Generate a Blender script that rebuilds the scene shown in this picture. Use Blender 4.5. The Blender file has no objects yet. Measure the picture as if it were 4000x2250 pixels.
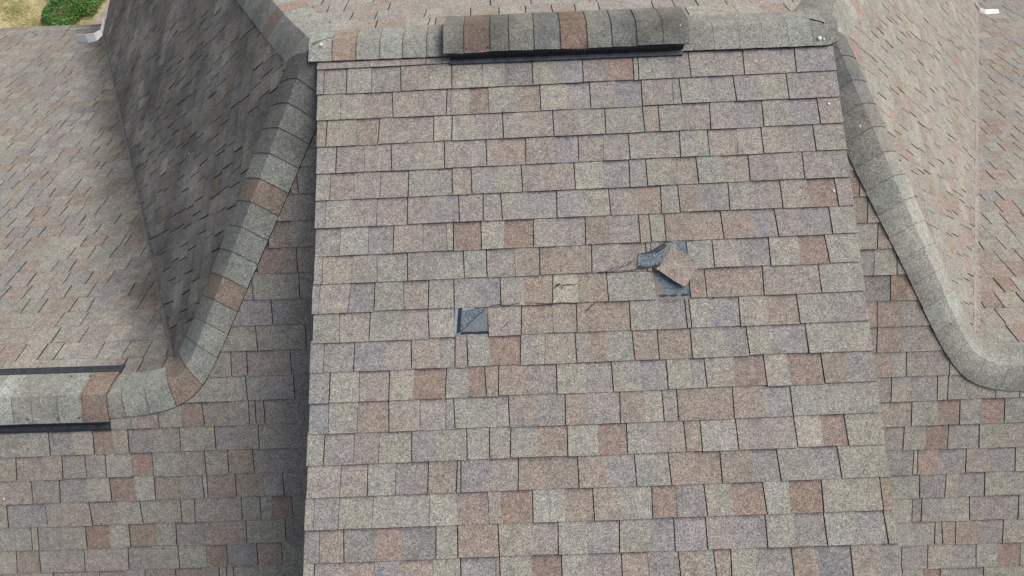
import bpy, bmesh, math, random
from mathutils import Vector, Matrix
random.seed(7)
SC = bpy.context.scene

# ---------------------------------------------------------------- camera
cam_d = bpy.data.cameras.new('camera'); cam = bpy.data.objects.new('camera', cam_d)
SC.collection.objects.link(cam); SC.camera = cam
R3 = Matrix(((0.999246, 0.033314, 0.019958), (-0.02533, 0.948657, -0.315291), (-0.029437, 0.314548, 0.948785)))
cam.matrix_world = Matrix.Translation((0.1629, -0.6524, 3.6675)) @ R3.to_4x4()
cam_d.sensor_width = 36; cam_d.lens = 36 * 2563.6 / 4000; cam_d.clip_start = .05; cam_d.clip_end = 600

# ---------------------------------------------------------------- light
SUN = Vector((.69, .28, .67)).normalized()
elev = math.asin(SUN.z); azim = math.atan2(SUN.x, SUN.y)
W = bpy.data.worlds.new('World'); SC.world = W; W.use_nodes = True
wn = W.node_tree; bg = wn.nodes['Background']
sky = wn.nodes.new('ShaderNodeTexSky'); sky.sky_type = 'NISHITA'; sky.sun_disc = False
sky.sun_elevation = elev; sky.sun_rotation = azim; sky.dust_density = 4; sky.air_density = 1.0; sky.ozone_density = 1
hs = wn.nodes.new('ShaderNodeHueSaturation'); hs.inputs['Saturation'].default_value = .6      # thin overcast
wn.links.new(sky.outputs[0], hs.inputs['Color']); wn.links.new(hs.outputs[0], bg.inputs[0]); bg.inputs[1].default_value = .07
sl = bpy.data.lights.new('sun', 'SUN'); sl.energy = 1.5; sl.angle = math.radians(52); sl.color = (1, .982, .962)
so = bpy.data.objects.new('sun', sl); SC.collection.objects.link(so)
so.rotation_euler = SUN.to_track_quat('Z', 'Y').to_euler(); so.location = (20, 10, 25)
SC.view_settings.view_transform = 'Standard'; SC.view_settings.look = 'None'
SC.view_settings.exposure = 1.04; SC.view_settings.gamma = 1

# ---------------------------------------------------------------- roof geometry numbers (metres)
A_, AB, TL, TR, H = .4873, .6003, .9421, .9554, .7965      # tangents of the slopes, height of the main ridge over the wing ridges
XL, XR, PP, PZ = -.9542, 1.8014, .1362, .0179
YM = H / A_
EXPO = .143
JL = XL - H / TL; JR = XR + H / TR                        # where the hips land on the wing ridges
YE = 5.41; ZE = -AB * YE                                  # eave behind the left wing
YF = -4.3                                                 # front eave
ZG = -5.9
PX0, PX1 = -.886, 1.79                                    # dormer roof edges
PY0 = -3.6
YA = 1.69; HA = A_ * YA; XLA = XL + (HA - H) / TL; XRA = XR - (HA - H) / TR   # apex of the main roof
def zF(x, y): return A_ * y
def zB(x, y): return -AB * y
def zL(x, y): return H + TL * (x - XL)
def zR(x, y): return H - TR * (x - XR)
def zM(x, y): return HA - AB * (y - YA)
def zP(x, y): return H + PZ + PP * (y - YM)

# ---------------------------------------------------------------- materials
def lin(c):
    return tuple(((v / 255) / 12.92 if v / 255 <= .04045 else ((v / 255 + .055) / 1.055) ** 2.4) for v in c)
ALB = .80
def newmat(name):
    m = bpy.data.materials.new(name); m.use_nodes = True
    nt = m.node_tree; b = nt.nodes['Principled BSDF']
    return m, nt, b
def N(nt, t, **kw):
    n = nt.nodes.new(t)
    for k, v in kw.items(): setattr(n, k, v)
    return n
def math_n(nt, op, a, b=None, clamp=False):
    n = N(nt, 'ShaderNodeMath', operation=op); n.use_clamp = clamp
    for i, v in enumerate((a, b)):
        if v is None: continue
        if isinstance(v, (int, float)): n.inputs[i].default_value = v
        else: nt.links.new(v, n.inputs[i])
    return n.outputs[0]
def mixc(nt, fac, a, b, mode='MIX'):
    n = N(nt, 'ShaderNodeMix', data_type='RGBA', blend_type=mode)
    for s, v in ((n.inputs[0], fac), (n.inputs[6], a), (n.inputs[7], b)):
        if isinstance(v, (int, float)): s.default_value = v
        elif isinstance(v, tuple): s.default_value = (*v[:3], 1)
        else: nt.links.new(v, s)
    return n.outputs[2]
def noise(nt, vec, scale, detail=2, rough=.5, out=0):
    n = N(nt, 'ShaderNodeTexNoise'); n.inputs['Scale'].default_value = scale
    n.inputs['Detail'].default_value = detail; n.inputs['Roughness'].default_value = rough
    nt.links.new(vec, n.inputs['Vector']); return n.outputs[out]
def ramp(nt, fac, stops):
    r = N(nt, 'ShaderNodeValToRGB'); e = r.color_ramp.elements
    while len(e) < len(stops): e.new(.5)
    for i, (p, c) in enumerate(stops):
        e[i].position = p; e[i].color = (*c, 1) if isinstance(c, tuple) else (c, c, c, 1)
    nt.links.new(fac, r.inputs[0]); return r.outputs[0]

def granule_mat(name, stain_and_shade=0.0, valley=False):
    """mineral granules over the tab colour stored on the mesh; the printed shadow band sits at the top of the low tabs"""
    m, nt, b = newmat(name)
    tc = N(nt, 'ShaderNodeTexCoord').outputs['Object']
    col = N(nt, 'ShaderNodeAttribute', attribute_name='tone').outputs['Color']
    band = N(nt, 'ShaderNodeAttribute', attribute_name='band').outputs['Fac']
    # single granules
    vo = N(nt, 'ShaderNodeTexVoronoi'); vo.inputs['Scale'].default_value = 300; nt.links.new(tc, vo.inputs['Vector'])
    sep = N(nt, 'ShaderNodeSeparateColor'); nt.links.new(vo.outputs['Color'], sep.inputs[0])
    g1 = ramp(nt, sep.outputs[0], [(0, .42), (.14, .66), (.5, 1.0), (.86, 1.26), (1, 1.6)])
    vo2 = N(nt, 'ShaderNodeTexVoronoi'); vo2.inputs['Scale'].default_value = 150; nt.links.new(tc, vo2.inputs['Vector'])
    sep2 = N(nt, 'ShaderNodeSeparateColor'); nt.links.new(vo2.outputs['Color'], sep2.inputs[0])
    g2 = ramp(nt, sep2.outputs[0], [(0, .80), (.5, 1.0), (1, 1.18)])
    hue = mixc(nt, .5, (1, 1, 1), mixc(nt, sep.outputs[1], (.88, .96, 1.12), (1.12, 1.02, .88)))
    hue2 = mixc(nt, .4, (1, 1, 1), mixc(nt, sep2.outputs[1], (.92, 1.08, 1.0), (1.1, .93, 1.02)))
    c = mixc(nt, 1, col, g1, 'MULTIPLY'); c = mixc(nt, 1, c, g2, 'MULTIPLY')
    c = mixc(nt, 1, c, hue, 'MULTIPLY'); c = mixc(nt, 1, c, hue2, 'MULTIPLY')
    # blend-drop mottling and weathering
    mot = ramp(nt, noise(nt, tc, 22, 4, .62), [(.3, (.80, .81, .85)), (.5, (1, 1, 1)), (.72, (1.16, 1.13, 1.07))])
    c = mixc(nt, 1, c, mot, 'MULTIPLY')
    wea = ramp(nt, noise(nt, tc, 1.6, 3, .6), [(.32, (.92, .94, .93)), (.55, (1, 1, 1)), (.75, (1.05, 1.03, 1.02))])
    c = mixc(nt, 1, c, wea, 'MULTIPLY')
    sc_ = ramp(nt, noise(nt, tc, 9, 5, .7), [(.66, (1, 1, 1)), (.78, (.80, .80, .83))])
    c = mixc(nt, 1, c, sc_, 'MULTIPLY')
    if stain_and_shade:   # algae streaks and soot; also paints shade into the left hip face
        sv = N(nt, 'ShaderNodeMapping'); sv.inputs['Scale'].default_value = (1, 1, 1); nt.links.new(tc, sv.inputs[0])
        st_ = ramp(nt, noise(nt, sv.outputs[0], 1.9, 5, .65), [(.36, (1, 1, 1)), (.50, tuple(1 - stain_and_shade * .55 for _ in range(3))), (.66, tuple(1 - stain_and_shade for _ in range(3)))])
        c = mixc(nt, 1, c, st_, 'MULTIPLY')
    if valley:  # soft shade along the valley painted into the colour, with a ragged edge
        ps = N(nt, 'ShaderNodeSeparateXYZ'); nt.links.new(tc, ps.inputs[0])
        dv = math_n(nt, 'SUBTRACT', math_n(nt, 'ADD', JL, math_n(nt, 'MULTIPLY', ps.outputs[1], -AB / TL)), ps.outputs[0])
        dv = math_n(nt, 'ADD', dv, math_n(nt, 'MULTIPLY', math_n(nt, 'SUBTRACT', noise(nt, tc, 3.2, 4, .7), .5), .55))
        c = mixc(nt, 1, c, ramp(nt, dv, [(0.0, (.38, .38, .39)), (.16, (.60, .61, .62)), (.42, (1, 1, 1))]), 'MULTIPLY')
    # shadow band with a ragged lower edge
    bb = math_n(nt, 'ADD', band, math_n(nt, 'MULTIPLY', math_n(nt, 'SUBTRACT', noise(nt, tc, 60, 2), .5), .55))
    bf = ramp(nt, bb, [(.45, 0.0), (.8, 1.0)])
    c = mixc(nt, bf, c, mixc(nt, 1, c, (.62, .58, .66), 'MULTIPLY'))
    # lichen on the sheltered foot of the front slope
    pos = N(nt, 'ShaderNodeSeparateXYZ'); nt.links.new(tc, pos.inputs[0])
    dx = math_n(nt, 'MULTIPLY', math_n(nt, 'SUBTRACT', pos.outputs[0], 1.95), 3.2)
    dy = math_n(nt, 'MULTIPLY', math_n(nt, 'SUBTRACT', pos.outputs[1], -.62), 1.5)
    d = math_n(nt, 'SQRT', math_n(nt, 'ADD', math_n(nt, 'MULTIPLY', dx, dx), math_n(nt, 'MULTIPLY', dy, dy)))
    lf = math_n(nt, 'MULTIPLY', math_n(nt, 'SUBTRACT', 1, d, True), ramp(nt, noise(nt, tc, 16, 4, .7), [(.42, .15), (.6, .8)]), True)
    c = mixc(nt, lf, c, mixc(nt, 1, c, (.80, .93, .62), 'MULTIPLY'))
    nt.links.new(c, b.inputs['Base Color'])
    b.inputs['Roughness'].default_value = .93; b.inputs['Specular IOR Level'].default_value = .22
    bp = N(nt, 'ShaderNodeBump'); bp.inputs['Strength'].default_value = .45; bp.inputs['Distance'].default_value = .0025
    nt.links.new(vo.outputs['Distance'], bp.inputs['Height']); nt.links.new(bp.outputs[0], b.inputs['Normal'])
    return m
GRAN = granule_mat('shingle_granules'); GRAN_ST = granule_mat('stained_shaded_granules', .55)
GRAN_VENT = granule_mat('sooty_cap_granules', .58); GRAN_VAL = granule_mat('valley_shade_granules', 0, True)
GRAN_CAP = granule_mat('cap_granules', .30)

def simple(name, c, rough=.8, nscale=40, var=.25, spec=.3, metal=0, bump=0):
    m, nt, b = newmat(name); tc = N(nt, 'ShaderNodeTexCoord').outputs['Object']
    n = noise(nt, tc, nscale, 4, .6)
    r = ramp(nt, n, [(.3, tuple(v * (1 - var) for v in c)), (.7, tuple(min(1, v * (1 + var)) for v in c))])
    nt.links.new(r, b.inputs['Base Color']); b.inputs['Roughness'].default_value = rough
    b.inputs['Specular IOR Level'].default_value = spec; b.inputs['Metallic'].default_value = metal
    if bump:
        bp = N(nt, 'ShaderNodeBump'); bp.inputs['Strength'].default_value = bump; bp.inputs['Distance'].default_value = .003
        nt.links.new(n, bp.inputs['Height']); nt.links.new(bp.outputs[0], b.inputs['Normal'])
    return m
EDGE = simple('asphalt_edge', (.035, .033, .036), .9, 120, .5)
FELT = simple('shingle_underlay', (.05, .047, .05), .9, 90, .4)
BLACKP = simple('black_plastic', (.022, .025, .030), .55, 60, .35, .4)
GREYP = simple('dusty_black_plastic', (.050, .058, .070), .6, 35, .45, .4)
DARKP = simple('vent_inside', (.010, .010, .012), .8, 60, .3)
WHITEM = simple('white_metal', (.88, .87, .85), .45, 14, .12, .5)
RAWMAT = simple('exposed_asphalt_mat', (.115, .145, .172), .75, 130, .85, .35, bump=.5)
RAWMAT2 = simple('exposed_dusty_mat', (.145, .165, .185), .8, 200, .5, .3, bump=.4)
PALEMAT = simple('bare_fibre_mat', (.30, .34, .35), .8, 120, .35)
BROWNMAT = simple('weathered_mat', (.185, .165, .15), .85, 240, .55, bump=.3)
ADH = simple('sealant_strip', (.022, .026, .03), .5, 90, .5)
BLUEPALE = simple('bare_shingle_side', (.21, .27, .33), .7, 160, .4)
TANF = simple('broken_edge', (.46, .41, .31), .9, 160, .3)
DROP = simple('dried_dropping', (.70, .70, .68), .8, 60, .1)
RUST = simple('rusty_nail', (.10, .045, .03), .8, 200, .3)
CRACK = simple('crack_tar', (.03, .03, .035), .9, 90, .4)
SIDING = simple('wall_siding', (.50, .47, .42), .75, 6, .08)
CONC = simple('concrete', (.36, .31, .28), .9, 9, .25, bump=.3)

# ---------------------------------------------------------------- helpers
def tag(o, label=None, cat=None, group=None, kind=None):
    for k, v in (('label', label), ('category', cat), ('group', group), ('kind', kind)):
        if v: o[k] = v
    return o
def empty(name, loc=(0, 0, 0)):
    o = bpy.data.objects.new(name, None); SC.collection.objects.link(o); o.location = loc; o.empty_display_size = .2; return o
class MB:
    """collects faces; build() makes one mesh object"""
    def __init__(s): s.v = []; s.f = []; s.mi = []; s.tone = []; s.band = []
    def face(s, pts, mi=0, tone=(0, 0, 0), band=None):
        i = len(s.v); s.v += [tuple(p) for p in pts]; s.f.append(tuple(range(i, i + len(pts)))); s.mi.append(mi)
        s.tone += [tone] * len(pts); s.band += band or [0.0] * len(pts)
    def box(s, x0, x1, y0, y1, z0, z1, mi=0, tf=lambda p: p):
        c = [tf((x, y, z)) for z in (z0, z1) for y in (y0, y1) for x in (x0, x1)]
        for q in ((0, 2, 3, 1), (4, 5, 7, 6), (0, 1, 5, 4), (2, 6, 7, 3), (0, 4, 6, 2), (1, 3, 7, 5)): s.face([c[k] for k in q], mi)
    def prism(s, poly, bot, top, mi=0, mis=None, tone=(0, 0, 0)):
        """poly: xy outline (ccw); bot/top: functions (x,y)->z"""
        t = [(x, y, top(x, y)) for x, y in poly]; b = [(x, y, bot(x, y)) for x, y in poly]; n = len(poly)
        ar = sum(poly[i][0] * poly[(i + 1) % n][1] - poly[(i + 1) % n][0] * poly[i][1] for i in range(n))
        if ar < 0: t.reverse(); b.reverse()
        s.face(t, mi, tone); s.face(b[::-1], mi if mis is None else mis)
        for i in range(n):
            j = (i + 1) % n; s.face([b[i], b[j], t[j], t[i]], mi if mis is None else mis)
    def build(s, name, mats, parent=None, weld=False, smooth=False):
        me = bpy.data.meshes.new(name); me.from_pydata(s.v, [], s.f)
        mats = mats if isinstance(mats, (list, tuple)) else [mats]
        for m in mats: me.materials.append(m)
        me.polygons.foreach_set('material_index', s.mi)
        a = me.attributes.new('tone', 'FLOAT_COLOR', 'POINT'); a.data.foreach_set('color', [w for t in s.tone for w in (*t, 1)])
        a = me.attributes.new('band', 'FLOAT', 'POINT'); a.data.foreach_set('value', s.band)
        if weld:
            bm = bmesh.new(); bm.from_mesh(me); bmesh.ops.remove_doubles(bm, verts=bm.verts, dist=1e-5)
            bmesh.ops.recalc_face_normals(bm, faces=bm.faces); bm.to_mesh(me); bm.free()
        if smooth: me.polygons.foreach_set('use_smooth', [True] * len(me.polygons))
        me.update(); o = bpy.data.objects.new(name, me); SC.collection.objects.link(o)
        if parent: o.parent = parent
        return o
PANEL='''-1 -0.889|t -0.776:t -0.608:t -0.445:t -0.313:p -0.227:t 0.002:g 0.27:t 0.536:g 0.802:t 1.068:g 1.332:t
0 -0.885|p -0.846:T -0.728|g -0.597:P -0.445|t -0.299~g -0.18|b -0.156~g -0.022:g 0.093~D 0.238|g 0.363~p 0.498|p 0.628~R 0.758|g 0.784|g 0.925~p 1.047|t 1.173~P 1.323|t 1.46~P 1.587|p
1 -0.881|g -0.756:g -0.633~T -0.487|t -0.34~t -0.208|p -0.185:g -0.09~R 0.008:g 0.152~B 0.273|g 0.407~P 0.528|t 0.663~P 0.792|t 0.95:p 0.989|g 1.132~P 1.265|p 1.382~g 1.532|p
2 -0.878|b -0.826|g -0.673~B -0.557|t -0.42~T -0.276|g -0.182|g -0.068~p 0.078|t 0.194~t 0.334|t 0.46~g 0.598|g 0.792|b 0.87|g 0.993~T 1.128|t 1.256~P 1.393|g 1.519~P 1.673|t
3 -0.876|p -0.773|t -0.63:t -0.492|p -0.37~g -0.223|t -0.105~t -0.01|t 0.052~B 0.189|t 0.336~P 0.455|T 0.583~t 0.71|g 0.846~T 0.965|g 1.108|T 1.253~t 1.376|g 1.504~T 1.636|g
4 -0.875|g -0.801:B -0.679~t -0.547:T -0.405|g -0.261~P -0.185|t -0.088|p 0.029~g 0.165|t 0.291~t 0.429|g 0.571~P 0.703|p 0.788|g 0.913~T 1.04|g 1.163~T 1.297|p 1.432~t 1.565|t
5 -0.876|p -0.82:l -0.686~t -0.563:T -0.41|t -0.293~p -0.153|t -0.032|t 0.059|g 0.189~P 0.334|p 0.478~G 0.596|T 0.74~B 0.85|g 0.938|b 1.036~p 1.184|g 1.308~T 1.441|g 1.573~R 1.711|t
6 -0.871|P -0.745:l -0.604:P -0.48|t -0.333:T -0.216:g -0.182|R -0.045|l 0.068~R 0.213|t 0.328~P 0.469|b 0.588~p 0.734|b 0.786|g 0.859|b 0.987~B 1.138|b 1.284~P 1.402|t 1.534~P 1.666|g
7 -0.873|g -0.83:G -0.682~t -0.56:G -0.41|t -0.267~G -0.133|g -0.021|T 0.118~b 0.239|b 0.374~b 0.493|t 0.634~T 0.759|t 0.783|x 0.95|g 1.083|t 1.2~P 1.355|l 1.498~R 1.632|g
8 -0.879|p -0.841:t -0.694:P -0.571|g -0.429:T -0.307|g -0.183|p -0.065~p 0.043|g 0.158~b 0.297|w 0.418~b 0.561|g 0.79|y 0.955|b 1.034|B 1.31|t 1.447~t 1.581|g
9 -0.871|g -0.859:t -0.74:T -0.593|g -0.442~T -0.308|l -0.192~b -0.18|z -0.022|t 0.14|B 0.291~b 0.406|b 0.536~B 0.661|g 0.796~P 0.928|t 0.948|l 1.041~P 1.183|g 1.321~B 1.462|g 1.606~t
10 -0.881|p -0.812:P -0.666|p -0.521~T -0.391|t -0.252~G -0.182|t -0.123|g -0.015~R 0.131|g 0.249:g 0.395|t 0.396|g 0.459~b 0.538~g 0.668|b 0.786|B 0.942|g 1.097~P 1.209|g 1.33~P 1.487|g 1.617~g
11 -0.881|p -0.781|l -0.64:T -0.497|l -0.38~R -0.227|g -0.119~r -0.039|b 0.023|b 0.151~P 0.298|g 0.438~P 0.56|g 0.694~P 0.818|g 0.935:P 0.998|g 1.134~R 1.277|l 1.388~R 1.545|b 1.662~p
12 -0.878|P -0.784:g -0.646:B -0.498|t -0.351:T -0.228:p -0.189|g -0.068~G 0.068|t 0.187~p 0.332|b 0.44~p 0.588|b 0.703~l 0.788|t 0.856|b 0.986~b 1.115|b 1.256~P 1.384|g 1.493~g
13 -0.884|g -0.801|P -0.66:t -0.542:G -0.39|p -0.275~g -0.132|g -0.026|t 0.072|g 0.195~B 0.336|l 0.478~R 0.612|g 0.747~t 0.879|b 0.954|g 1.119|t 1.255~t 1.388|l 1.508~R 1.619|g
14 -0.879:t -0.721:T -0.595|g -0.464:P -0.314|b -0.181|p -0.162|p -0.025~T 0.103|B 0.234~B 0.379|b 0.519~p 0.642|g 0.799|b 0.914~B 1.033|b 1.175~P 1.295|g 1.448~P 1.571|g
15 -0.885|g -0.841:p -0.726:G -0.57:g -0.455~G -0.308:l -0.183~R -0.038:t -0.028|l 0.018~R 0.165|l 0.31~B 0.442|b 0.555~g 0.709|R 0.819~p 0.951|g 1.073~R 1.218|l 1.33~R 1.478|g 1.743|r
16 -0.885|D -0.813:B -0.701|D -0.553~R -0.431~D -0.28|g -0.181|b 0.005|g 0.155~T 0.275|g 0.404~P 0.552|g 0.69~P 0.799|P 0.943|t 1.079~P 1.211|g 1.339~P 1.475|g 1.616~P 1.743|g
17 -0.886:g -0.833|P -0.704~B -0.562:p -0.435~B -0.292~g -0.168|P -0.011~b 0.008|g 0.15~R 0.286|g 0.406~P 0.555|B 0.675~p 0.812|b 0.934~g 0.97|B 1.042|g 1.159~P 1.314|B 1.421~D 1.575|b 1.696~D
18 -0.882|t -0.758:g -0.634|P -0.492~g -0.35|b -0.218~g -0.067|g 0.075:P 0.197|t 0.338~t 0.474|g 0.605~P 0.745|t 0.885~g 1.015|P 1.145~g 1.285|g 1.424~b 1.562|t 1.682~g
'''
FRONT='''0 -1.054|g
1 -1.086~b -1.05|p
2 -1.175|t -1.091~t 1.906~r 1.969|g
3 -1.233|t -1.2~B -1.103~g 1.927|b 2.014|b 2.098~b
4 -1.309|R -1.175~b -1.084|b 1.953|g 2.074|b 2.151~b
5 -1.395~t -1.346|g -1.236~g -1.083|p 1.962~P 2.062~g 2.182|g
6 -1.482~p -1.248|p -1.137~p 2~D 2.153|r 2.239~b
7 -1.644~g -1.495~g -1.347|g -1.211~g -1.069|p 2.024~b 2.087|b 2.221~t
8 -1.695~g -1.58~g -1.503|t -1.413|T -1.256~g -1.165|p 2.02~D 2.092|b 2.174~b 2.227~t 2.328~t
9 -1.882~g -1.738~g -1.646~g -1.43|g -1.306~p -1.158|p 2.044~b 2.073~b 2.18~g 2.257|t 2.344~t
10 -2.387|g -2.223~g -2.109:g -2.073~T -1.95|g -1.815~R -1.692|T -1.541~g -1.428|g -1.39|t -1.34|P -1.227~p 2.078~p 2.181|g 2.283~p 2.434|g 2.492|g
11 -2.891~g -2.744~g -2.599|P -2.456~l -2.341|R -2.227~g -2.138|P -1.998~t -1.839|g -1.636|P -1.504~g -1.384|g -1.239~p 2.108~T 2.299|g 2.387~g 2.446~R 2.565|g 2.68~R 2.811|g
12 -3.015~g -2.811|T -2.654~t -2.541|T -2.404|t -2.286|l -2.135~R -2.013|g -1.847~t -1.707|g -1.574|b -1.428|P -1.276~p 2.121|P 2.261|g 2.383~R 2.508|P 2.68|g 2.878~t
13 -3.01~t -2.854~t -2.738|t -2.574|P -2.415~l -2.276|R -2.132~l -2.016|b -1.869~t -1.734|l -1.709|b -1.543|b -1.377~p -1.266|p 2.163~p 2.321|l 2.345|b 2.46~P 2.615|t 2.762~P 2.888|g
14 -3.082~g -2.903|P -2.672|g -2.562~t -2.41|T -2.251~g -2.112|g -1.993~g -1.877|g -1.796|t -1.521|g -1.412|g -1.344~R -1.226|g 2.199~G 2.363|p 2.508|g 2.578~P 2.727|g 2.852~g
15 -3.025~g -2.779|l -2.739|t -2.6~g -2.454|R -2.313~l -2.196|R -2.037~g -1.92|P -1.737~b -1.724|g -1.507|g -1.388~g -1.277|p 2.22~g 2.328|P 2.38|p 2.496~g 2.649|p 2.795~P 2.925|g
16 -3.098~l -2.887|b -2.749|t -2.481|t -2.219|P -2.076~g -1.92|l -1.757~R -1.634|p -1.455|B -1.31|g 2.225~g 2.331~G 2.462|g 2.503|b 2.578|b 2.721~P 2.847|g
17 -3.079~p -2.854~g -2.683|T -2.406|T -2.255~g -2.133|b -1.95|B -1.791~g -1.693|g -1.647|g -1.606|g -1.4~g 2.28|p 2.428|g 2.571~p 2.703|g 2.823~R 2.955~g
18 -3.073~g -2.86|b -2.635|g -2.45~t -2.212|g -1.976|P -1.844~b -1.648|g -1.478~g -1.321|p 2.29|g 2.408~R 2.506|g 2.628~P 2.753|g 2.889~g
19 -3.093|g -2.88~t -2.627|P -2.467~t -2.255|g -2.043|b -1.859~b -1.648|g -1.451~g 2.319|b 2.35|g 2.479~P 2.601|g 2.719~R 2.871|g
'''
# tab colours by letter: g grey-tan, l pale, t tan, p purplish grey, b brown, r rust, R strong rust, B brown, D dark; capitals carry the printed shadow band
TONES = {'g': (158, 154, 144), 'l': (164, 160, 149), 't': (157, 149, 141), 'p': (152, 147, 143), 'b': (156, 144, 133), 'r': (152, 136, 125), 'd': (142, 139, 135), 'w': (174, 169, 154)}
def tone(ch, mul=1.0):
    c = TONES[ch.lower()]; j = random.gauss(0, 2.2); k = random.gauss(0, 1.0)
    c = (c[0] + j + k, c[1] + j, c[2] + j - k)
    return tuple(v * ALB * mul for v in lin(c))

def shingles(name, parent, rows, P3, nrm, lo, hi, label=None, capy=None, mul=1.0, mat=None, gap=1.0):
    """rows: list of (row index, [(u, joint+letter)...]); row k's lower edge is at v = rowv(k,u). P3(u,v) -> point on the plane; lo/hi limit u at v"""
    mb = MB()
    for (v_lo, v_up, segs, uend) in rows:
        # v_lo/v_up : functions of u giving the slope coordinate of the butt line and of the line above
        jit = random.gauss(0, .0012)
        n = len(segs); lean = [random.gauss(0, .0022) if s[1][0] != '~' else random.gauss(0, .003) for s in segs] + [0]; lean[0] = 0
        for i, (u0, code) in enumerate(segs):
            sep, ch = code[0], code[1]
            u1 = segs[i + 1][0] if i + 1 < n else uend
            sep1 = segs[i + 1][1][0] if i + 1 < n else '|'
            if ch in 'yz': continue
            if ch == 'x': ch = 't'
            g0 = {'|': .0025, ':': .0010, '~': 0}[sep]; g1 = {'|': .0025, ':': .0010, '~': 0}[sep1]
            if sep == '|' : jit = random.gauss(0, .0016)
            g0 *= gap; g1 *= gap
            ul0, uu0 = u0 + g0 - lean[i], u0 + g0 + lean[i]
            ul1, uu1 = u1 - g1 - lean[i + 1], u1 - g1 + lean[i + 1]
            um = (u0 + u1) / 2; vb = v_lo(um) + jit
            vl0, vl1, vu = v_lo(u0) + jit, v_lo(u1) + jit, v_up(um) - .012
            c = lambda u, v: min(max(u, lo(v)), hi(v))
            ul0, ul1 = c(ul0, vl0), c(ul1, vl1); uu0, uu1 = c(uu0, vu), c(uu1, vu)
            if ul1 - ul0 < .003 and uu1 - uu0 < .003: continue
            if capy: 
                vu = capy(um, vu, vl0)
                if vu is None: continue
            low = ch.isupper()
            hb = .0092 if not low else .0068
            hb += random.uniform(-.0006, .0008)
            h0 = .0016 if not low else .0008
            pt = lambda u, v, h: Vector(P3(u, v)) + nrm * h
            a, b_, cc, d = pt(ul0, vl0, hb), pt(ul1, vl1, hb), pt(uu1, vu, h0), pt(uu0, vu, h0)
            tn = tone(ch, mul)
            k = .80
            lerp = lambda p, q, t: p + (q - p) * t
            e, f_ = lerp(a, d, k), lerp(b_, cc, k)
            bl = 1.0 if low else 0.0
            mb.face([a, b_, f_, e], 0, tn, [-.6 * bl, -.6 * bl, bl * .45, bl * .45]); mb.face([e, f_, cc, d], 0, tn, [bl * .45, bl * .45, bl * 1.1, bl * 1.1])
            a2, b2, c2, d2 = pt(ul0, vl0, -.002), pt(ul1, vl1, -.002), pt(uu1, vu, -.002), pt(uu0, vu, -.002)
            mb.face([a2, b2, b_, a], 1)
            mb.face([b2, c2, cc, b_], 1); mb.face([d2, a2, a, d], 1)
    o = mb.build(name, [mat or GRAN, EDGE], parent)
    if label: o['label'] = label
    return o

def rand_segs(u0, u1, weights='ggggllttttppbbr', brown=1.0):
    """a course of laminated shingles: pieces about a metre long, each of wide raised and low tabs"""
    s = []; u = u0 - random.uniform(0, .25); first = True
    while u < u1:
        ch = random.choice(weights); w = random.choice([.10, .12, .135, .14, .15, .16, .13])
        if random.random() < .06: w = random.uniform(.03, .06)
        low = random.random() < .4
        r = random.random(); sep = '|' if r < .56 else ('~' if r < .93 else ':')
        if ch in 'br' and random.random() < .5: sep = '|'
        s.append((round(u, 3), sep + (ch.upper() if low else ch))); u += w
    return s, u1 + .1

def parse(t):
    d = {}
    for l in t.strip().split('\n'):
        k = l.split(); segs = []
        for w in k[1:]:
            segs.append((float(w[:-2]), w[-2:]))
        clean = [segs[0]]
        for sg in segs[1:]:
            if sg[0] - clean[-1][0] < .016:
                if sg[1][1] in 'yz': clean[-1] = sg
                continue
            clean.append(sg)
        d[int(k[0])] = clean
    return d
PANEL = PANEL.replace('|l 0.444', '|l 0.444'); PANEL = parse(PANEL); FRONT = parse(FRONT)

house = empty('house', (0, 0, ZG))
tag(house, 'house under a weathered tan and brown shingle roof with hips, valleys and ridge vents', 'house')
def par(o):  # parts are modelled in world coordinates
    o.parent = house; o.matrix_parent_inverse = Matrix.Translation((0, 0, -ZG)); return o

# ---- dormer roof (the shallow raised slope in the middle)
sp = math.sqrt(1 + PP * PP); nP = Vector((0, -PP, 1)).normalized()
def P3p(u, v): y = YM - v / sp; return (u, y, zP(u, y))
OP, KP = .094, .009
def vl(o, k, kk): return lambda u: o + k * EXPO - kk * u
rows = []
for k in range(-1, 37):
    if k in PANEL: segs = PANEL[k]; uend = PX1
    else: segs, uend = rand_segs(PX0, PX1)
    segs = [(max(PX0, segs[0][0]), '|' + segs[0][1][1])] + segs[1:] if segs[0][0] > PX0 - .3 else segs
    rows.append((vl(OP, k + 1, KP), vl(OP, k, KP), segs, uend))
dormer = par(shingles('dormer_roof', None, rows, P3p, nP, lambda v: PX0, lambda v: PX1, 'shallow raised dormer slope of mottled tan and brown shingles, two of them torn'))
mb = MB()
mb.prism([(PX0 + .006, YM + .02), (PX0 + .006, PY0), (PX1 - .006, PY0), (PX1 - .006, YM + .02)], lambda x, y: zP(x, y) - .032, lambda x, y: zP(x, y) - .0015)
mb.build('roof_deck', [FELT], dormer)
mb = MB()
for x0, x1 in ((PX0 + .035, PX0 + .055), (PX1 - .055, PX1 - .035)):
    mb = MB(); mb.prism([(x0, YM - .08), (x0, PY0 + .3), (x1, PY0 + .3), (x1, YM - .08)], lambda x, y: zF(x, y) - .03, lambda x, y: zP(x, y) - .034)
    mb.build('dormer_cheek', [SIDING], dormer)

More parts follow.
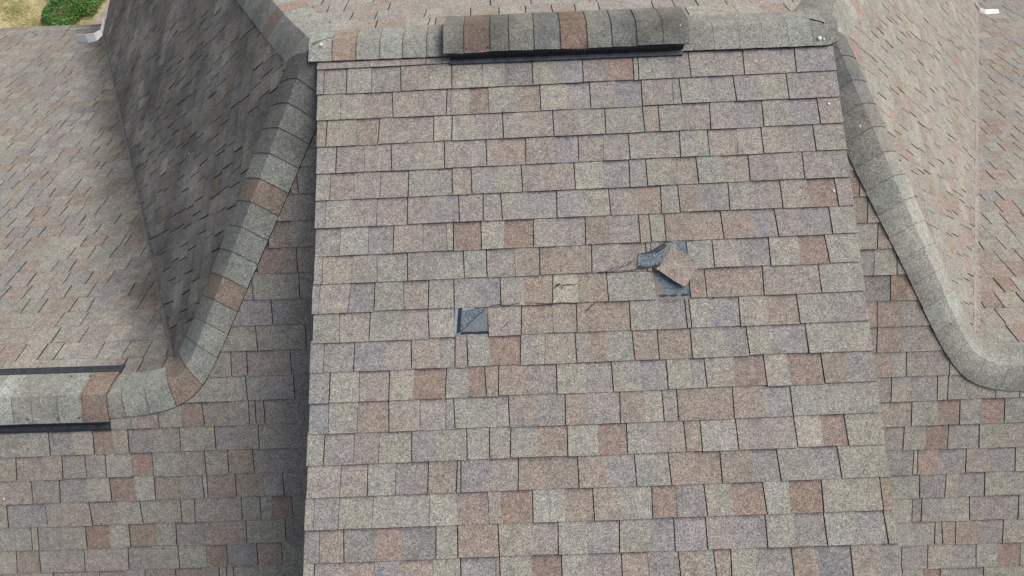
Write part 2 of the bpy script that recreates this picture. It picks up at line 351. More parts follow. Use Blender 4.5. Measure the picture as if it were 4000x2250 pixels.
# ---- front slope
sf = math.sqrt(1 + A_ * A_); nF = Vector((0, -A_, 1)).normalized()
OF, KF = .4279, .0064
def yF(v): return YM - v / sf
def P3f(u, v): y = yF(v); return (u, y, zF(u, y))
def hipl(y): return XL - (YM - y) / YM * (XL - JL)
def hipr(y): return XR + (YM - y) / YM * (JR - XR)
def loF(v):
    y = yF(v); return -6.8 if y < 0 else hipl(min(y, YA))
def hiF(v):
    y = yF(v); return 7.4 if y < 0 else hipr(min(y, YA))
rowsf = []
vmax = (YM - YF) * sf
for k in range(-3, 46):
    lo_v = OF + (k + 1) * EXPO
    if lo_v > vmax: break
    base, ue = rand_segs(-6.8, 7.4)
    if k in FRONT:
        T = FRONT[k]; a, b = T[0][0], T[-1][0] + .14
        # the stretch hidden under the dormer keeps no tabs
        segs = [s for s in base if s[0] < a - .05 and k >= 9] + T + [s for s in base if s[0] > b]
    else: segs = base
    rowsf.append((vl(OF, k + 1, KF), vl(OF, k, KF), segs, ue))
def capF(um, vu, vlw):
    y = yF(vu)
    if (um < JL or um > JR) and y > 0:
        if yF(vlw) > 0: return None
        return YM * sf
    return vu
FIX = YM * sf
front = par(shingles('roof_slope', None, rowsf, P3f, nF, loF, hiF, 'front slope below the hips, darker beside the dormer', capy=capF, mul=.97))
mb = MB()
mb.prism([(-6.8, YF), (7.4, YF), (7.4, 0), (JR, 0), (XRA, YA), (XLA, YA), (JL, 0), (-6.8, 0)], lambda x, y: zF(x, y) - .03, lambda x, y: zF(x, y) - .0015)
mb.build('roof_deck', [FELT], front)

# ---- back slopes behind the wing ridges
sb = math.sqrt(1 + AB * AB); nB = Vector((0, AB, 1)).normalized()
def P3b(u, v): y = v / sb; return (u, y, zB(u, y))
OB = .2772
def back_slope(sign, x_out, ye, off, kk, label):
    rws = []; vmax = ye * sb; J = JL if sign < 0 else JR; t = TL if sign < 0 else TR
    val = lambda v: J + sign * AB / t * (v / sb)
    lo = (lambda v: x_out) if sign < 0 else (lambda v: val(v) - .01)
    hi = (lambda v: val(v) + .01) if sign < 0 else (lambda v: x_out)
    k = -2
    while off + k * EXPO < vmax:
        segs, ue = rand_segs(min(x_out, J) - .2, max(x_out, J) + .2, 'ggggglllltttpppbbb' if sign < 0 else 'ggggltttpppbbbbbbr')
        # here rows run away from the ridge: the butt line of a course is farther out than its top
        rws.append((vl(off, k + 1, kk), vl(off, k, kk), segs, ue)); k += 1
    return rws, lo, hi
def back_build(sign, x_out, ye, off, label, mul):
    rws, lo, hi = back_slope(sign, x_out, ye, off, .006, label)
    def cap(um, vu, vlw): return max(vu, 0) if vlw > .03 else None
    mb_rows = [(r[0], r[1], r[2], r[3]) for r in rws]
    # shingles() expects v growing downhill, which holds here too; only the upper edge sign differs
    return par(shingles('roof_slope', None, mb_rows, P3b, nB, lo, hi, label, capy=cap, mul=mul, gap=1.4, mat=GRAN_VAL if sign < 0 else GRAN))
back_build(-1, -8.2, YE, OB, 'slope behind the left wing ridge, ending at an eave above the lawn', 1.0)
back_build(1, 8.6, 6.6, .0663, 'browner slope behind the right wing ridge', .97)
mb = MB()
mb.prism([(-8.2, 0), (JL, 0), (JL - AB / TL * YE, YE), (-8.2, YE)], lambda x, y: zB(x, y) - .03, lambda x, y: zB(x, y) - .0015)
par(mb.build('roof_deck', [FELT])); mb = MB()
mb.prism([(8.6, 0), (JR, 0), (JR + AB / TR * 6.6, 6.6), (8.6, 6.6)], lambda x, y: zB(x, y) - .03, lambda x, y: zB(x, y) - .0015)
par(mb.build('roof_deck', [FELT]))

# ---- hip faces left and right
XEL = -5.13; XER = JR + AB / TR * 6.6
slp, srp = math.sqrt(1 + TL * TL), math.sqrt(1 + TR * TR)
def hip_face(sign, x_e, label, weights, mul):
    t = TL if sign < 0 else TR; J = JL if sign < 0 else JR; XA = XLA if sign < 0 else XRA; sc = slp if sign < 0 else srp
    X = lambda v: XA + sign * v / sc
    zf = zL if sign < 0 else zR
    def P3(u, v): x = X(v); return (x, u, zf(x, u))
    def lo(v):
        x = X(v); d = sign * (x - J)
        return YA * (x - J) / (XA - J) if d < 0 else t * d / AB - .01
    def hi(v): x = X(v); return YA + t * sign * (x - XA) / AB
    rws = []; k = 0; vmax = sign * (x_e - XA) * sc
    while k * EXPO < vmax:
        segs, ue = rand_segs(-.1, hi(vmax) + .1, weights)
        rws.append((lambda u, k=k: min((k + 1) * EXPO, vmax), lambda u, k=k: k * EXPO, segs, ue)); k += 1
    nrm = Vector((sign * t, 0, 1)).normalized()
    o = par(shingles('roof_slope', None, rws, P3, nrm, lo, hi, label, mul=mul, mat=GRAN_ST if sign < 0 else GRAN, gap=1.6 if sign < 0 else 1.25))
    m2 = MB(); yv = t * abs(x_e - J) / AB; yh = YA + t * abs(x_e - XA) / AB
    m2.prism([(XA, YA), (J, 0), (x_e, yv), (x_e, yh)], lambda x, y: zf(x, y) - .03, lambda x, y: zf(x, y) - .0015)
    m2.build('roof_deck', [FELT], o)
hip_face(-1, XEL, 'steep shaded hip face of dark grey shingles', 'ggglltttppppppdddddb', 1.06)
hip_face(1, XER, 'steep bright hip face of pinkish tan shingles', 'ggggllltttttbbbg', .86)
# ---- main slope behind the top ridge
def P3m(u, v): y = YA + v / sb; return (u, y, zM(u, y))
rws = []
for k in range(0, 55):
    segs, ue = rand_segs(-6, 7.5, 'gggllltttttpbbb')
    rws.append((vl(.02, k + 1, .005), vl(.02, k, .005), segs, ue))
o = par(shingles('roof_slope', None, rws, P3m, nB, lambda v: XLA - AB / TL * v / sb, lambda v: XRA + AB / TR * v / sb, 'pale slope behind the top ridge', capy=lambda um, vu, vlw: max(vu, 0), mul=1.06, gap=1.2))
mb = MB(); yb = YA + 55 * EXPO / sb
mb.prism([(XLA, YA), (XRA, YA), (XRA + AB / TR * (yb - YA), yb), (XLA - AB / TL * (yb - YA), yb)], lambda x, y: zM(x, y) - .03, lambda x, y: zM(x, y) - .0015)
mb.build('roof_deck', [FELT], o)

# ---- woven valley strips are closed cut: a soft fillet of shingle along each valley
def valley(J, t, sign, zf, ye, tn, wd, mul):
    mb = MB(); n = 26
    for i in range(n):
        y0, y1 = .25 + (ye - .25) * i / n, .25 + (ye - .25) * (i + 1) / n
        def st(y, up):
            x = J + sign * AB / t * y; r = []
            w = wd * (1 + .25 * math.sin(y * 5) + .15 * math.sin(y * 17))
            for q in range(7):
                a = -1 + q / 3
                # a<0 on the wing's back slope, a>0 on the hip face
                px = x + sign * (-a) * w; 
                base = max(zf(px, y), zB(px, y))
                r.append((px, y, base + .008 + (.25 * wd * (1 - abs(a)) ** 1.5) + up))
            return r
        A, B_ = st(y0, 0), st(y1 + .004, .002)
        tt = tone(tn, mul)
        for q in range(6): mb.face([A[q], A[q + 1], B_[q + 1], B_[q]], 0, tt)
    return par(mb.build('valley_strip', [GRAN], smooth=False))
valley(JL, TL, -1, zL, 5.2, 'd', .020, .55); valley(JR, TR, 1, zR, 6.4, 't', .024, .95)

# ---- hip and ridge caps
def interp(st, s, L):
    for i in range(len(L) - 1):
        if s <= L[i + 1] or i == len(L) - 2:
            t = (s - L[i]) / (L[i + 1] - L[i]); return [a.lerp(b, t) for a, b in zip(st[i], st[i + 1])]
def smooth_st(st, n=2):
    for _ in range(n):
        new = [st[0]]
        for i in range(len(st) - 1):
            new.append([a.lerp(b, .25) for a, b in zip(st[i], st[i + 1])]); new.append([a.lerp(b, .75) for a, b in zip(st[i], st[i + 1])])
        new.append(st[-1]); st = new
    return st
def cap_tone(ch, mul=1.0):
    # cap shingles are cut from a greyer batch, the brown ones stronger
    c = {'b': (163, 146, 132), 'r': (150, 130, 116)}.get(ch, (157, 156, 147) if ch in 'gt' else (164, 166, 157) if ch == 'l' else (146, 146, 142) if ch == 'p' else (132, 133, 128))
    j = random.gauss(0, 2); return tuple(v * ALB * mul for v in lin((c[0] + j, c[1] + j, c[2] + j)))
def caps(name, st, seq, e=.143, muls=(), lift=.042, bounds=None, label=None, cross=16, rise=.0045, first=0.0):
    """st: stations (margin, apex, margin) as Vectors; pieces lap uphill, station order runs downhill"""
    L = [0]
    for a, b in zip(st, st[1:]): L.append(L[-1] + (b[1] - a[1]).length)
    tot = L[-1]; mb = MB()
    if bounds is None:
        bounds = [first]; 
        while bounds[-1] < tot - .03: bounds.append(bounds[-1] + e + random.gauss(0, .004))
        bounds[-1] = min(bounds[-1], tot)
    def sec(s, h, sk):
        m0, ax, m1 = interp(st, min(max(s, 0), tot), L); up = Vector((0, 0, 1)); c = ax + up * lift; r = []
        for q in range(cross + 1):
            t = q / cross; p = m0 * (1 - t) ** 2 + c * (2 * t * (1 - t)) + m1 * t ** 2
            p = p * .55 + (m0.lerp(c, t * 2) if t < .5 else c.lerp(m1, t * 2 - 1)) * .45
            r.append(p + up * h)
        return r
    for i in range(len(bounds) - 1):
        s0, s1 = bounds[i], bounds[i + 1]; ch = seq[i % len(seq)]; tn = cap_tone(ch, muls[i] if i < len(muls) else 1.06)
        ns = max(2, int((s1 - s0 + .03) / .025)); a0 = max(s0 - .03, 0)
        jj = random.uniform(-.004, .004)
        S = []
        for k in range(ns + 1):
            t = k / ns; s = a0 + (s1 - a0) * t
            S.append(sec(s, .001 + rise * t, 0))
        for k in range(ns):
            for q in range(cross): mb.face([S[k][q], S[k + 1][q], S[k + 1][q + 1], S[k][q + 1]], 0, tn)
        S.append(sec(s1 + .0016, .001 + rise, 0))
        for q in range(cross): mb.face([S[-2][q], S[-1][q], S[-1][q + 1], S[-2][q + 1]], 1)
        E = S[-1]; E2 = [p - Vector((0, 0, rise + .002)) for p in E]
        for q in range(cross): mb.face([E[q], E2[q], E2[q + 1], E[q + 1]], 1)
        for side in (0, cross):
            for k in range(ns):
                a, b = S[k][side], S[k + 1][side]; dn = Vector((0, 0, -.009)); mb.face([a, b, b + dn, a + dn], 1)
    o = mb.build(name, [GRAN_CAP, EDGE], None)
    par(o)
    if label: o['label'] = label
    return o
V = Vector
def stat(mf, ax, mo, zmo):
    return [[V((f[0], f[1], zF(*f) + .012)), V((a[0], a[1], zF(*a))), V((m[0], m[1], zmo(*m) + .019))] for f, a, m in zip(mf, ax, mo)]
zlb = lambda x, y: max(zL(x, y), zB(x, y)); zrb = lambda x, y: max(zR(x, y), zB(x, y))
mf = [(-.80, 1.50), (-.929, 1.278), (-1.124, .945), (-1.319, .613), (-1.546, .224), (-1.65, .06), (-1.746, -.03), (-1.85, -.075), (-1.977, -.105), (-2.171, -.120), (-2.5, -.127), (-8.2, -.127)]
ax = [(-.945, 1.655), (-1.096, 1.361), (-1.27, 1.02), (-1.448, .680), (-1.657, .282), (-1.735, .15), (-1.80, .085), (-1.87, .05), (-1.985, .022), (-2.18, .0), (-2.5, 0), (-8.2, 0)]
mo = [(-1.09, 1.70), (-1.23, 1.43), (-1.405, 1.09), (-1.58, .75), (-1.80, .36), (-1.88, .27), (-1.92, .215), (-1.97, .175), (-2.04, .15), (-2.19, .14), (-2.5, .135), (-8.2, .135)]
caps('hip_cap', smooth_st(stat(mf, ax, mo, zlb)), 'dpgglbgllbgllbllgg' + 'lbllglggbtlgl', muls=(.78, .85, .9, .95), label='curved cap shingles running down the left hip and bending onto the wing ridge')
mf = [(1.655, 1.50), (1.79, 1.27), (1.915, 1.033), (2.077, .756), (2.239, .479), (2.438, .115), (2.54, -.01), (2.602, -.06), (2.69, -.095), (2.774, -.115), (3.0, -.125), (8.6, -.125)]
ax = [(1.79, 1.655), (1.945, 1.345), (2.066, 1.11), (2.21, .82), (2.355, .538), (2.545, .17), (2.60, .10), (2.65, .055), (2.73, .022), (2.82, .005), (3.0, 0), (8.6, 0)]
mo = [(1.93, 1.70), (2.09, 1.42), (2.215, 1.18), (2.36, .90), (2.506, .615), (2.70, .26), (2.76, .215), (2.80, .19), (2.85, .165), (2.91, .15), (3.03, .14), (8.6, .135)]
caps('hip_cap', smooth_st(stat(mf, ax, mo, zrb)), 'pppggglgggglggggggglblgg', muls=(.72, .74, .80, .76, .84, .98, .94), label='curved cap shingles running down the right hip and bending onto the wing ridge')
# hips behind the top ridge
def back_hip(sign):
    XA = XLA if sign < 0 else XRA; t = TL if sign < 0 else TR; zf = zL if sign < 0 else zR
    d = V((sign * AB / t, 1, 0)).normalized(); n = V((-d.y, d.x, 0)) * (1 if sign < 0 else -1)   # n points to the hip face side
    if n.x * sign < 0: n = -n
    st = []
    for s in [0, .3, .7, 1.5, 3, 5, 7]:
        p = V((XA, YA, 0)) + d * s - V((sign * .03, .02, 0)) * (1 if s == 0 else 0)
        a, b = p - n * .16, p + n * .16
        st.append([V((a.x, a.y, zM(a.x, a.y) + .012)), V((p.x, p.y, zM(p.x, p.y))), V((b.x, b.y, zf(b.x, b.y) + .010))])
    return caps('hip_cap', st, 'ltglbgtl', label='pale cap shingles on the hip behind the %s end of the top ridge' % ('left' if sign < 0 else 'right'))
back_hip(-1); back_hip(1)

# cap shingles along the top ridge, left and right of the vent
def ridge_stations(xs, yf=1.572, yb=1.805, yc=1.69, over=0):
    return [[V((x, yf, zP(x, yf) + .014)), V((x, yc, zP(x, yc) + .004)), V((x, yb, zM(x, yb) + .016))] for x in xs]
caps('ridge_cap', ridge_stations([-.215 + .12, -.926]), 'gglgbgB'.replace('B', 'b'), bounds=[0, .21, .335, .455, .58, .705, .831], lift=.022, label='lumpy cap shingles left of the top ridge vent, one pinkish brown')
bR = [0, .225, .355, .475, .605, .73, .862]
def rs(xs): return [[V((x, yf, zP(x, yf) + .014)), V((x, 1.68, zP(x, 1.68) + .006)), V((x, yb, zM(x, yb) + .016))] for x, yf, yb in xs]
caps('ridge_cap', rs([(.95, 1.55, 1.80), (1.35, 1.548, 1.80), (1.6, 1.548, 1.80), (1.76, 1.549, 1.79), (1.812, 1.57, 1.76)]), 'gttglg', bounds=bR, lift=.026, label='pale cap shingles right of the top ridge vent, with a dark stained end')

# ---- ridge vents
def ridge_vent(x0, x1, yc, zf, zb, wf, wb, bounds, seq, label, skew=0.0, lipb=.016, lipf=.020, vmul=1.0, vmat=None):
    """shingled top over black slatted sides; zf, zb: surfaces in front of and behind the ridge"""
    root = MB(); hh = .064
    def rt(x): return skew * (x - x0)
    # slatted sides: base plate, back panel of the slats, single slats, lip
    g = MB(); 
    for (sgn, w, zz) in ((-1, wf, zf), (1, wb, zb)):
        ye_ = yc + sgn * w
        def tf(p): return (p[0], p[1] + rt(p[0]), zz(p[0], p[1] + rt(p[0])) + p[2])
        a, b = sorted((ye_ - sgn * .030, ye_ - sgn * .008))
        nx = 12
        for i in range(nx):
            xa, xb = x0 + .012 + (x1 - x0 - .024) * i / nx, x0 + .012 + (x1 - x0 - .024) * (i + 1) / nx
            g.box(xa, xb, a, b, .002, hh - .011, 1, tf)
            a2, b2 = sorted((ye_ - sgn * .007, ye_ + sgn * (lipf if sgn < 0 else lipb)))
            g.box(xa, xb, a2, b2, .004, .015, 2 if sgn < 0 and lipf < .025 else 0, tf)
        n = int((x1 - x0) / .0076)
        for i in range(n):
            xx = x0 + .016 + (x1 - x0 - .032) * i / n
            a3, b3 = sorted((ye_ - sgn * .009, ye_ - sgn * .001))
            g.box(xx, xx + .0032, a3, b3, .012, hh - .010, 2 if i % 2 else 0, tf)
            if sgn > 0 and lipb > .02: g.box(xx, xx + .0036, ye_ + .002, ye_ + lipb - .008, .014, .019, 2, tf)
            if sgn < 0 and lipf > .02: g.box(xx, xx + .0036, ye_ - lipf + .010, ye_ - .002, .014, .019, 2, tf)
    # end plugs
    vent = par(g.build('ridge_vent', [BLACKP, DARKP, GREYP])); vent['label'] = label
    mb = MB(); cross = 12
    def sec(x, h):
        y0, y1 = yc - wf, yc + wb; r = []
        y0 += rt(x); y1 += rt(x); c_ = yc + rt(x)
        wob = .003 * math.sin(x * 9) + .002 * math.sin(x * 23)
        m0 = V((x, y0 + .006, zf(x, y0) + hh - .004 + wob)); m1 = V((x, y1 - .010, zb(x, y1) + hh - .004)); c = V((x, c_, zf(x, c_) + hh + .016))
        for q in range(cross + 1):
            t = q / cross; p = m0 * (1 - t) ** 2 + c * (2 * t * (1 - t)) + m1 * t ** 2
            p = p * .5 + (m0.lerp(c, t * 2) if t < .5 else c.lerp(m1, t * 2 - 1)) * .5
            r.append(p + V((0, 0, h)))
        return r
    for i in range(len(bounds) - 1):
        tn = cap_tone(seq[i % len(seq)], vmul); dd = .0035
        a, b = bounds[i], bounds[i + 1]; ns = 5; S = [sec(a + (b - a) * k / ns, dd * (1 - k / ns) + .001) for k in range(ns + 1)]
        if i == len(bounds) - 2: S = [sec(a + (b - a) * k / ns, dd * (k / ns) + .002) for k in range(ns + 1)]
        for k in range(ns):
            for q in range(cross): mb.face([S[k][q], S[k][q + 1], S[k + 1][q + 1], S[k + 1][q]], 0, tn)
        if 0 < i:
            P_, Q_ = sec(a - .0007, .0045), sec(a + .0007, .0045)
            for q in range(cross): mb.face([P_[q] + V((0, 0, .001)), P_[q + 1] + V((0, 0, .001)), Q_[q + 1] + V((0, 0, .001)), Q_[q] + V((0, 0, .001))], 1)
        for E in (S[0], S[-1]):
            for q in range(cross): mb.face([E[q], E[q + 1], E[q + 1] - V((0, 0, .007)), E[q] - V((0, 0, .007))], 1)
        for k in range(ns):
            for q in (0, cross): mb.face([S[k][q], S[k + 1][q], S[k + 1][q] - V((0, 0, .006)), S[k][q] - V((0, 0, .006))], 1)
    cp = mb.build('vent_cap', [vmat or GRAN_CAP, EDGE], vent)
    return vent, sec
vent1, sec1 = ridge_vent(-.20, 1.028, 1.69, zP, zM, .140, .185, [-.215, -.108, .027, .124, .253, .388, .525, .651, .777, .91, 1.042], 'gbggprgpgtt', 'low black slatted ridge vent under grey stained cap shingles, on the top ridge', vmul=.95, vmat=GRAN_VENT)
vb = [-8.0 + i * .14 for i in range(37)]; vb = [v for v in vb if v < -2.95] + [-2.851, -2.74, -2.629, -2.482, -2.342, -2.202]
vent2, sec2 = ridge_vent(-7.6, -2.215, 0, zF, zB, .150, .155, vb, 'glggllggg' * 5, 'low black slatted ridge vent under pale green grey cap shingles with a brown end piece, on the left wing ridge', lipb=.046, lipf=.034, vmul=1.1)
# brown end piece of the left vent
bt = cap_tone('b', .9); cp = [c for c in vent2.children if c.name.startswith('vent_cap')][0]; cm = cp.data.attributes['tone'].data
for i, vtx in enumerate(cp.data.vertices):
    if vtx.co.x > -2.345: cm[i].color = (*bt, 1)
def nail(vent, sec, x, q):
    c = sec(x, .006)[q]; mb = MB(); n = 8; r = .0055
    P = [(c.x + r * math.cos(i * math.pi / 4), c.y + r * math.sin(i * math.pi / 4), c.z) for i in range(n)]
    for i in range(n):
        a, b = P[i], P[(i + 1) % n]; mb.face([a, b, (c.x, c.y, c.z + .002)]); mb.face([(a[0], a[1], a[2] - .005), (b[0], b[1], b[2] - .005), b, a])
    mb.build('nail', [RUST], vent)
for x in (-.095, .015): nail(vent1, sec1, x, 1)
for x, q in ((-2.36, 11), (-2.47, 11), (-2.37, 1), (-2.49, 1), (-2.66, 1)): nail(vent2, sec2, x, q)

# ---- storm damage on the dormer roof
def pz(h): return lambda x, y: zP(x, y) + h * sp
def patch(name, poly, h0, h1, mats, parent=dormer, mi=0, label=None):
    m = MB(); m.prism(poly, pz(h0), pz(h1), mi); o = m.build(name, mats, parent)
    if label: o['label'] = label
    return o
# missing tab
m = MB()
m.prism([(-.184, .281), (-.018, .272), (-.016, .136), (-.186, .130)], pz(-.001), pz(.0012), 0)
m.prism([(-.045, .268), (-.020, .262), (-.020, .150), (-.038, .150), (-.036, .19)], pz(.0012), pz(.0016), 3)
m.prism([(-.144, .279), (-.036, .273), (-.043, .245), (-.066, .23), (-.092, .206), (-.118, .183), (-.136, .166), (-.156, .152)], pz(.0012), pz(.0048), 1, 4)
m.prism([(-.036, .271), (-.0405, .243), (-.066, .2265), (-.092, .2025), (-.118, .1795), (-.136, .1625), (-.152, .149), (-.156, .151), (-.138, .166), (-.118, .184), (-.092, .207), (-.066, .231), (-.044, .247)], pz(.0012), pz(.0042), 4)
m.prism([(-.184, .2835), (-.018, .2745), (-.018, .2705), (-.184, .2795)], pz(.0012), pz(.0058), 4)
m.prism([(-.143, .2775), (-.080, .274), (-.088, .257), (-.143, .252)], pz(.0048), pz(.0053), 2)
m.prism([(-.1605, .281), (-.145, .281), (-.146, .262), (-.1475, .24), (-.150, .21), (-.152, .18), (-.156, .148), (-.172, .144), (-.168, .20)], pz(.0012), pz(.0060), 4)
m.prism([(-.177, .281), (-.1615, .281), (-.169, .20), (-.173, .146), (-.186, .128), (-.183, .19)], pz(.0012), pz(.0072), 5)
m.prism([(-.150, .1475), (-.120, .1495), (-.085, .1465), (-.05, .150), (-.022, .1475), (-.021, .136), (-.06, .134), (-.10, .137), (-.155, .136)], pz(.0012), pz(.0028), 4)
m.prism([(-.019, .272), (-.015, .272), (-.0135, .133), (-.0175, .133)], pz(.0005), pz(.0020), 4)
o = m.build('bare_patch', [RAWMAT2, RAWMAT, PALEMAT, BROWNMAT, ADH, BLUEPALE], dormer); o['label'] = 'square blue grey patch where a tab is missing, with a torn diagonal edge and a black sealant strip'
# torn hole beside the slipped piece
m = MB(); tz = .0092
m.prism([(.724, .503), (.747, .499), (.786, .512), (.816, .530), (.856, .553), (.885, .556), (.951, .553), (.954, .492), (.923, .505), (.9, .517), (.88, .488), (.849, .46), (.818, .431), (.794, .415), (.786, .432), (.765, .430), (.748, .424), (.713, .429), (.716, .476)], pz(.001), pz(tz), 0)
m.prism([(.786, .512), (.816, .530), (.856, .5535), (.886, .5565), (.880, .549), (.856, .5445), (.845, .535), (.822, .520), (.792, .500), (.787, .489), (.784, .500), (.747, .4935), (.728, .497), (.747, .502)], pz(tz), pz(tz + .0008), 1)
m.prism([(.8, .505), (.83, .522), (.856, .541), (.862, .535), (.84, .515), (.81, .497)], pz(tz + .0004), pz(tz + .0013), 5)
m.prism([(.884, .530), (.896, .538), (.906, .532), (.905, .512), (.89, .488), (.872, .472), (.85, .448), (.83, .440), (.822, .446), (.845, .47), (.868, .50)], pz(tz), pz(tz + .0016), 4)
m.prism([(.855, .538), (.882, .536), (.862, .500), (.838, .478), (.842, .500)], pz(tz), pz(tz + .0009), 3)
m.prism([(.715, .437), (.726, .443), (.736, .438), (.748, .433), (.785, .437), (.786, .430), (.765, .426), (.74, .420), (.716, .424)], pz(tz), pz(tz + .0011), 1)
m.prism([(.722, .440), (.730, .442), (.732, .434), (.724, .431)], pz(tz), pz(tz + .0016), 1)
m.prism([(.925, .552), (.950, .552), (.953, .505), (.935, .51), (.918, .535)], pz(tz), pz(tz + .0008), 2)
m.prism([(.953, .553), (.957, .553), (.959, .49), (.955, .49)], pz(.004), pz(tz + .0006), 1)
m.prism([(.786, .436), (.795, .443), (.812, .438), (.803, .424), (.793, .411), (.787, .415)], pz(tz), pz(tz + .0013), 1)
# below: the uncovered square
m.prism([(.787, .414), (.962, .418), (.960, .272), (.785, .272)], pz(-.001), pz(.0014), 3)
m.prism([(.793, .405), (.955, .400), (.954, .297), (.915, .294), (.849, .296), (.826, .320), (.818, .354), (.802, .38)], pz(.0014), pz(.0019), 0)
for cx, w in ((.829, .024), (.877, .022), (.931, .022)):
    m.prism([(cx - w, .291), (cx - w * .6, .296), (cx + w * .5, .297), (cx + w, .292), (cx + w * .4, .286), (cx - w * .5, .285)], pz(.0019), pz(.0032), 1)
o = m.build('bare_patch', [RAWMAT, ADH, RAWMAT2, BROWNMAT, TANF, FELT], dormer); o['label'] = 'ragged blue grey hole where shingle mat is exposed beside the slipped piece'
# pale lifted tab and its smear, cracks
m = MB()
for x0, y0, x1, y1, w in ((.305, .350, .345, .353, .010), (.340, .353, .415, .362, .006), (.47, .246, .50, .264, .005), (.447, .222, .470, .246, .007),
                          (.555, .415, .62, .44, .0028), (.60, .42, .70, .465, .003), (.66, .45, .71, .475, .0032), (.62, .43, .655, .455, .0026),
                          (.16, .2700, .42, .2695, .0055), (.51, .411, .60, .415, .006), (.60, .415, .78, .424, .0045), (-.01, .268, .13, .270, .007), (.05, .16, .09, .20, .003), (.70, .455, .718, .425, .004)):
    m = MB(); d = V((x1 - x0, y1 - y0, 0)); L_ = d.length; d.normalize(); nn = V((-d.y, d.x, 0)); pts = []
    ks = 6
    up_, dn_ = [], []
    for k in range(ks + 1):
        t = k / ks; c = V((x0, y0, 0)) + d * L_ * t + nn * random.gauss(0, w * .5); ww = w * (.35 + .65 * math.sin(math.pi * min(max(t, .08), .92))) * random.uniform(.6, 1)
        up_.append(c + nn * ww * .5); dn_.append(c - nn * ww * .5)
    for k in range(ks):
        q = [up_[k], dn_[k], dn_[k + 1], up_[k + 1]]
        m.face([(p.x, p.y, zP(p.x, p.y) + .0098) for p in q], 0)
    m.build('crack', [CRACK], dormer, weld=True)

# the slipped shingle piece lies on the roof, its lower left edge lifted
fl = [(.797, .417), (.818, .431), (.825, .448), (.85, .465), (.879, .506), (.893, .534), (.905, .526), (.908, .510), (.923, .505), (.953, .489), (.983, .455), (1.006, .424), (.98, .387), (.951, .353), (.936, .327), (.925, .324), (.882, .352), (.841, .383)]
m = MB()
def ft(x, y):
    # lifted towards its lower left edge
    d = ((x - .797) * (.324 - .417) - (y - .417) * (.925 - .797)) / math.hypot(.128, .093)
    return max(0.0, 1 - abs(d) / .10) ** 1.3 * .012
ctr = (.905, .43)
N_ = len(fl); cT = (ctr[0], ctr[1], zP(*ctr) + .0145 + ft(*ctr)); tn = tone('b', .98)
rings = []
for f in (1, .66, .33):
    rings.append([(ctr[0] + (x - ctr[0]) * f, ctr[1] + (y - ctr[1]) * f) for x, y in fl])
def top(p): return (p[0], p[1], zP(*p) + .0145 + ft(*p))
def bot(p): return (p[0], p[1], zP(*p) + .0108 + ft(*p))
for a, b in zip(rings, rings[1:]):
    for i in range(N_):
        j = (i + 1) % N_; m.face([top(a[i]), top(a[j]), top(b[j]), top(b[i])], 0, tn); m.face([bot(a[i]), bot(b[i]), bot(b[j]), bot(a[j])], 1)
for i in range(N_):
    j = (i + 1) % N_; m.face([top(rings[-1][i]), top(rings[-1][j]), cT], 0, tn); m.face([bot(rings[0][i]), bot(rings[0][j]), top(rings[0][j]), top(rings[0][i])], 1)
o = m.build('torn_shingle', [GRAN, EDGE])
tag(o, 'torn tan shingle piece slipped askew over a blue grey hole in the dormer roof', 'shingle piece')

# ---- metal splash guards at the foot of the valleys
def guard(pts, h, label):
    m = MB()
    for (a, b) in zip(pts, pts[1:]):
        (x0, y0, za, l0), (x1, y1, zb_, l1) = a, b; d = V((x1 - x0, y1 - y0, 0)).normalized(); n = V((-d.y, d.x, 0)) * .0015
        for s in (-1, 1):
            m.face([(x0 + n.x * s, y0 + n.y * s, za), (x1 + n.x * s, y1 + n.y * s, zb_), (x1 + n.x * s, y1 + n.y * s + .05, zb_ + l1), (x0 + n.x * s, y0 + n.y * s + .05, za + l0)])
        m.face([(x0 - n.x, y0 - n.y + .05, za + l0), (x0 + n.x, y0 + n.y + .05, za + l0), (x1 + n.x, y1 + n.y + .05, zb_ + l1), (x1 - n.x, y1 - n.y + .05, zb_ + l1)])
    o = par(m.build('splash_guard', [WHITEM])); o['label'] = label
guard([(-5.31, 4.985, zB(0, 4.985) + .005, .085), (-5.16, 4.95, zB(0, 4.95) + .005, .095), (-5.06, 4.97, zB(0, 4.95) + .01, .08), (-5.015, 5.06, zB(0, 4.99) + .02, .05), (-5.03, 5.25, zB(0, 5.02) + .03, .03)], .07, 'bent white metal guard at the foot of the left valley')
guard([(5.86, 4.72, zB(0, 4.72) + .004, .006), (5.70, 4.71, zB(0, 4.71) + .004, .018), (5.64, 4.74, zB(0, 4.74) + .01, .024), (5.60, 4.92, zB(0, 4.80) + .03, .012)], .05, 'bent white metal guard at the foot of the right valley')

# ---- eave edges and walls
m = MB()
m.box(-8.2, JL - AB / TL * YE, YE, YE + .018, zB(0, YE) - .17, zB(0, YE) - .001)
par(m.build('fascia', [SIDING]))
m = MB()
m.box(XEL - .018, XEL, TL * abs(XEL - JL) / AB, YA + TL * abs(XEL - XLA) / AB, zL(XEL, 0) - .17, zL(XEL, 0) - .001)
par(m.build('fascia', [SIDING])); m = MB()
m.box(-6.8, 7.4, YF - .018, YF, zF(0, YF) - .17, zF(0, YF) - .001)
par(m.build('fascia', [SIDING]))
m = MB()
m.prism([(-7.8, YF + .4), (8.2, YF + .4), (8.2, 0), (-7.8, 0)], lambda x, y: ZG, lambda x, y: zF(x, y) - .12)
m.prism([(-7.8, .002), (8.2, .002), (8.2, YE - .4), (-7.8, YE - .4)], lambda x, y: ZG, lambda x, y: zB(x, y) - .12)
m.box(XEL + .4, 5.0, YE - .398, 8.6, ZG, zM(0, 8.6) - .1)
par(m.build('wall', [SIDING]))

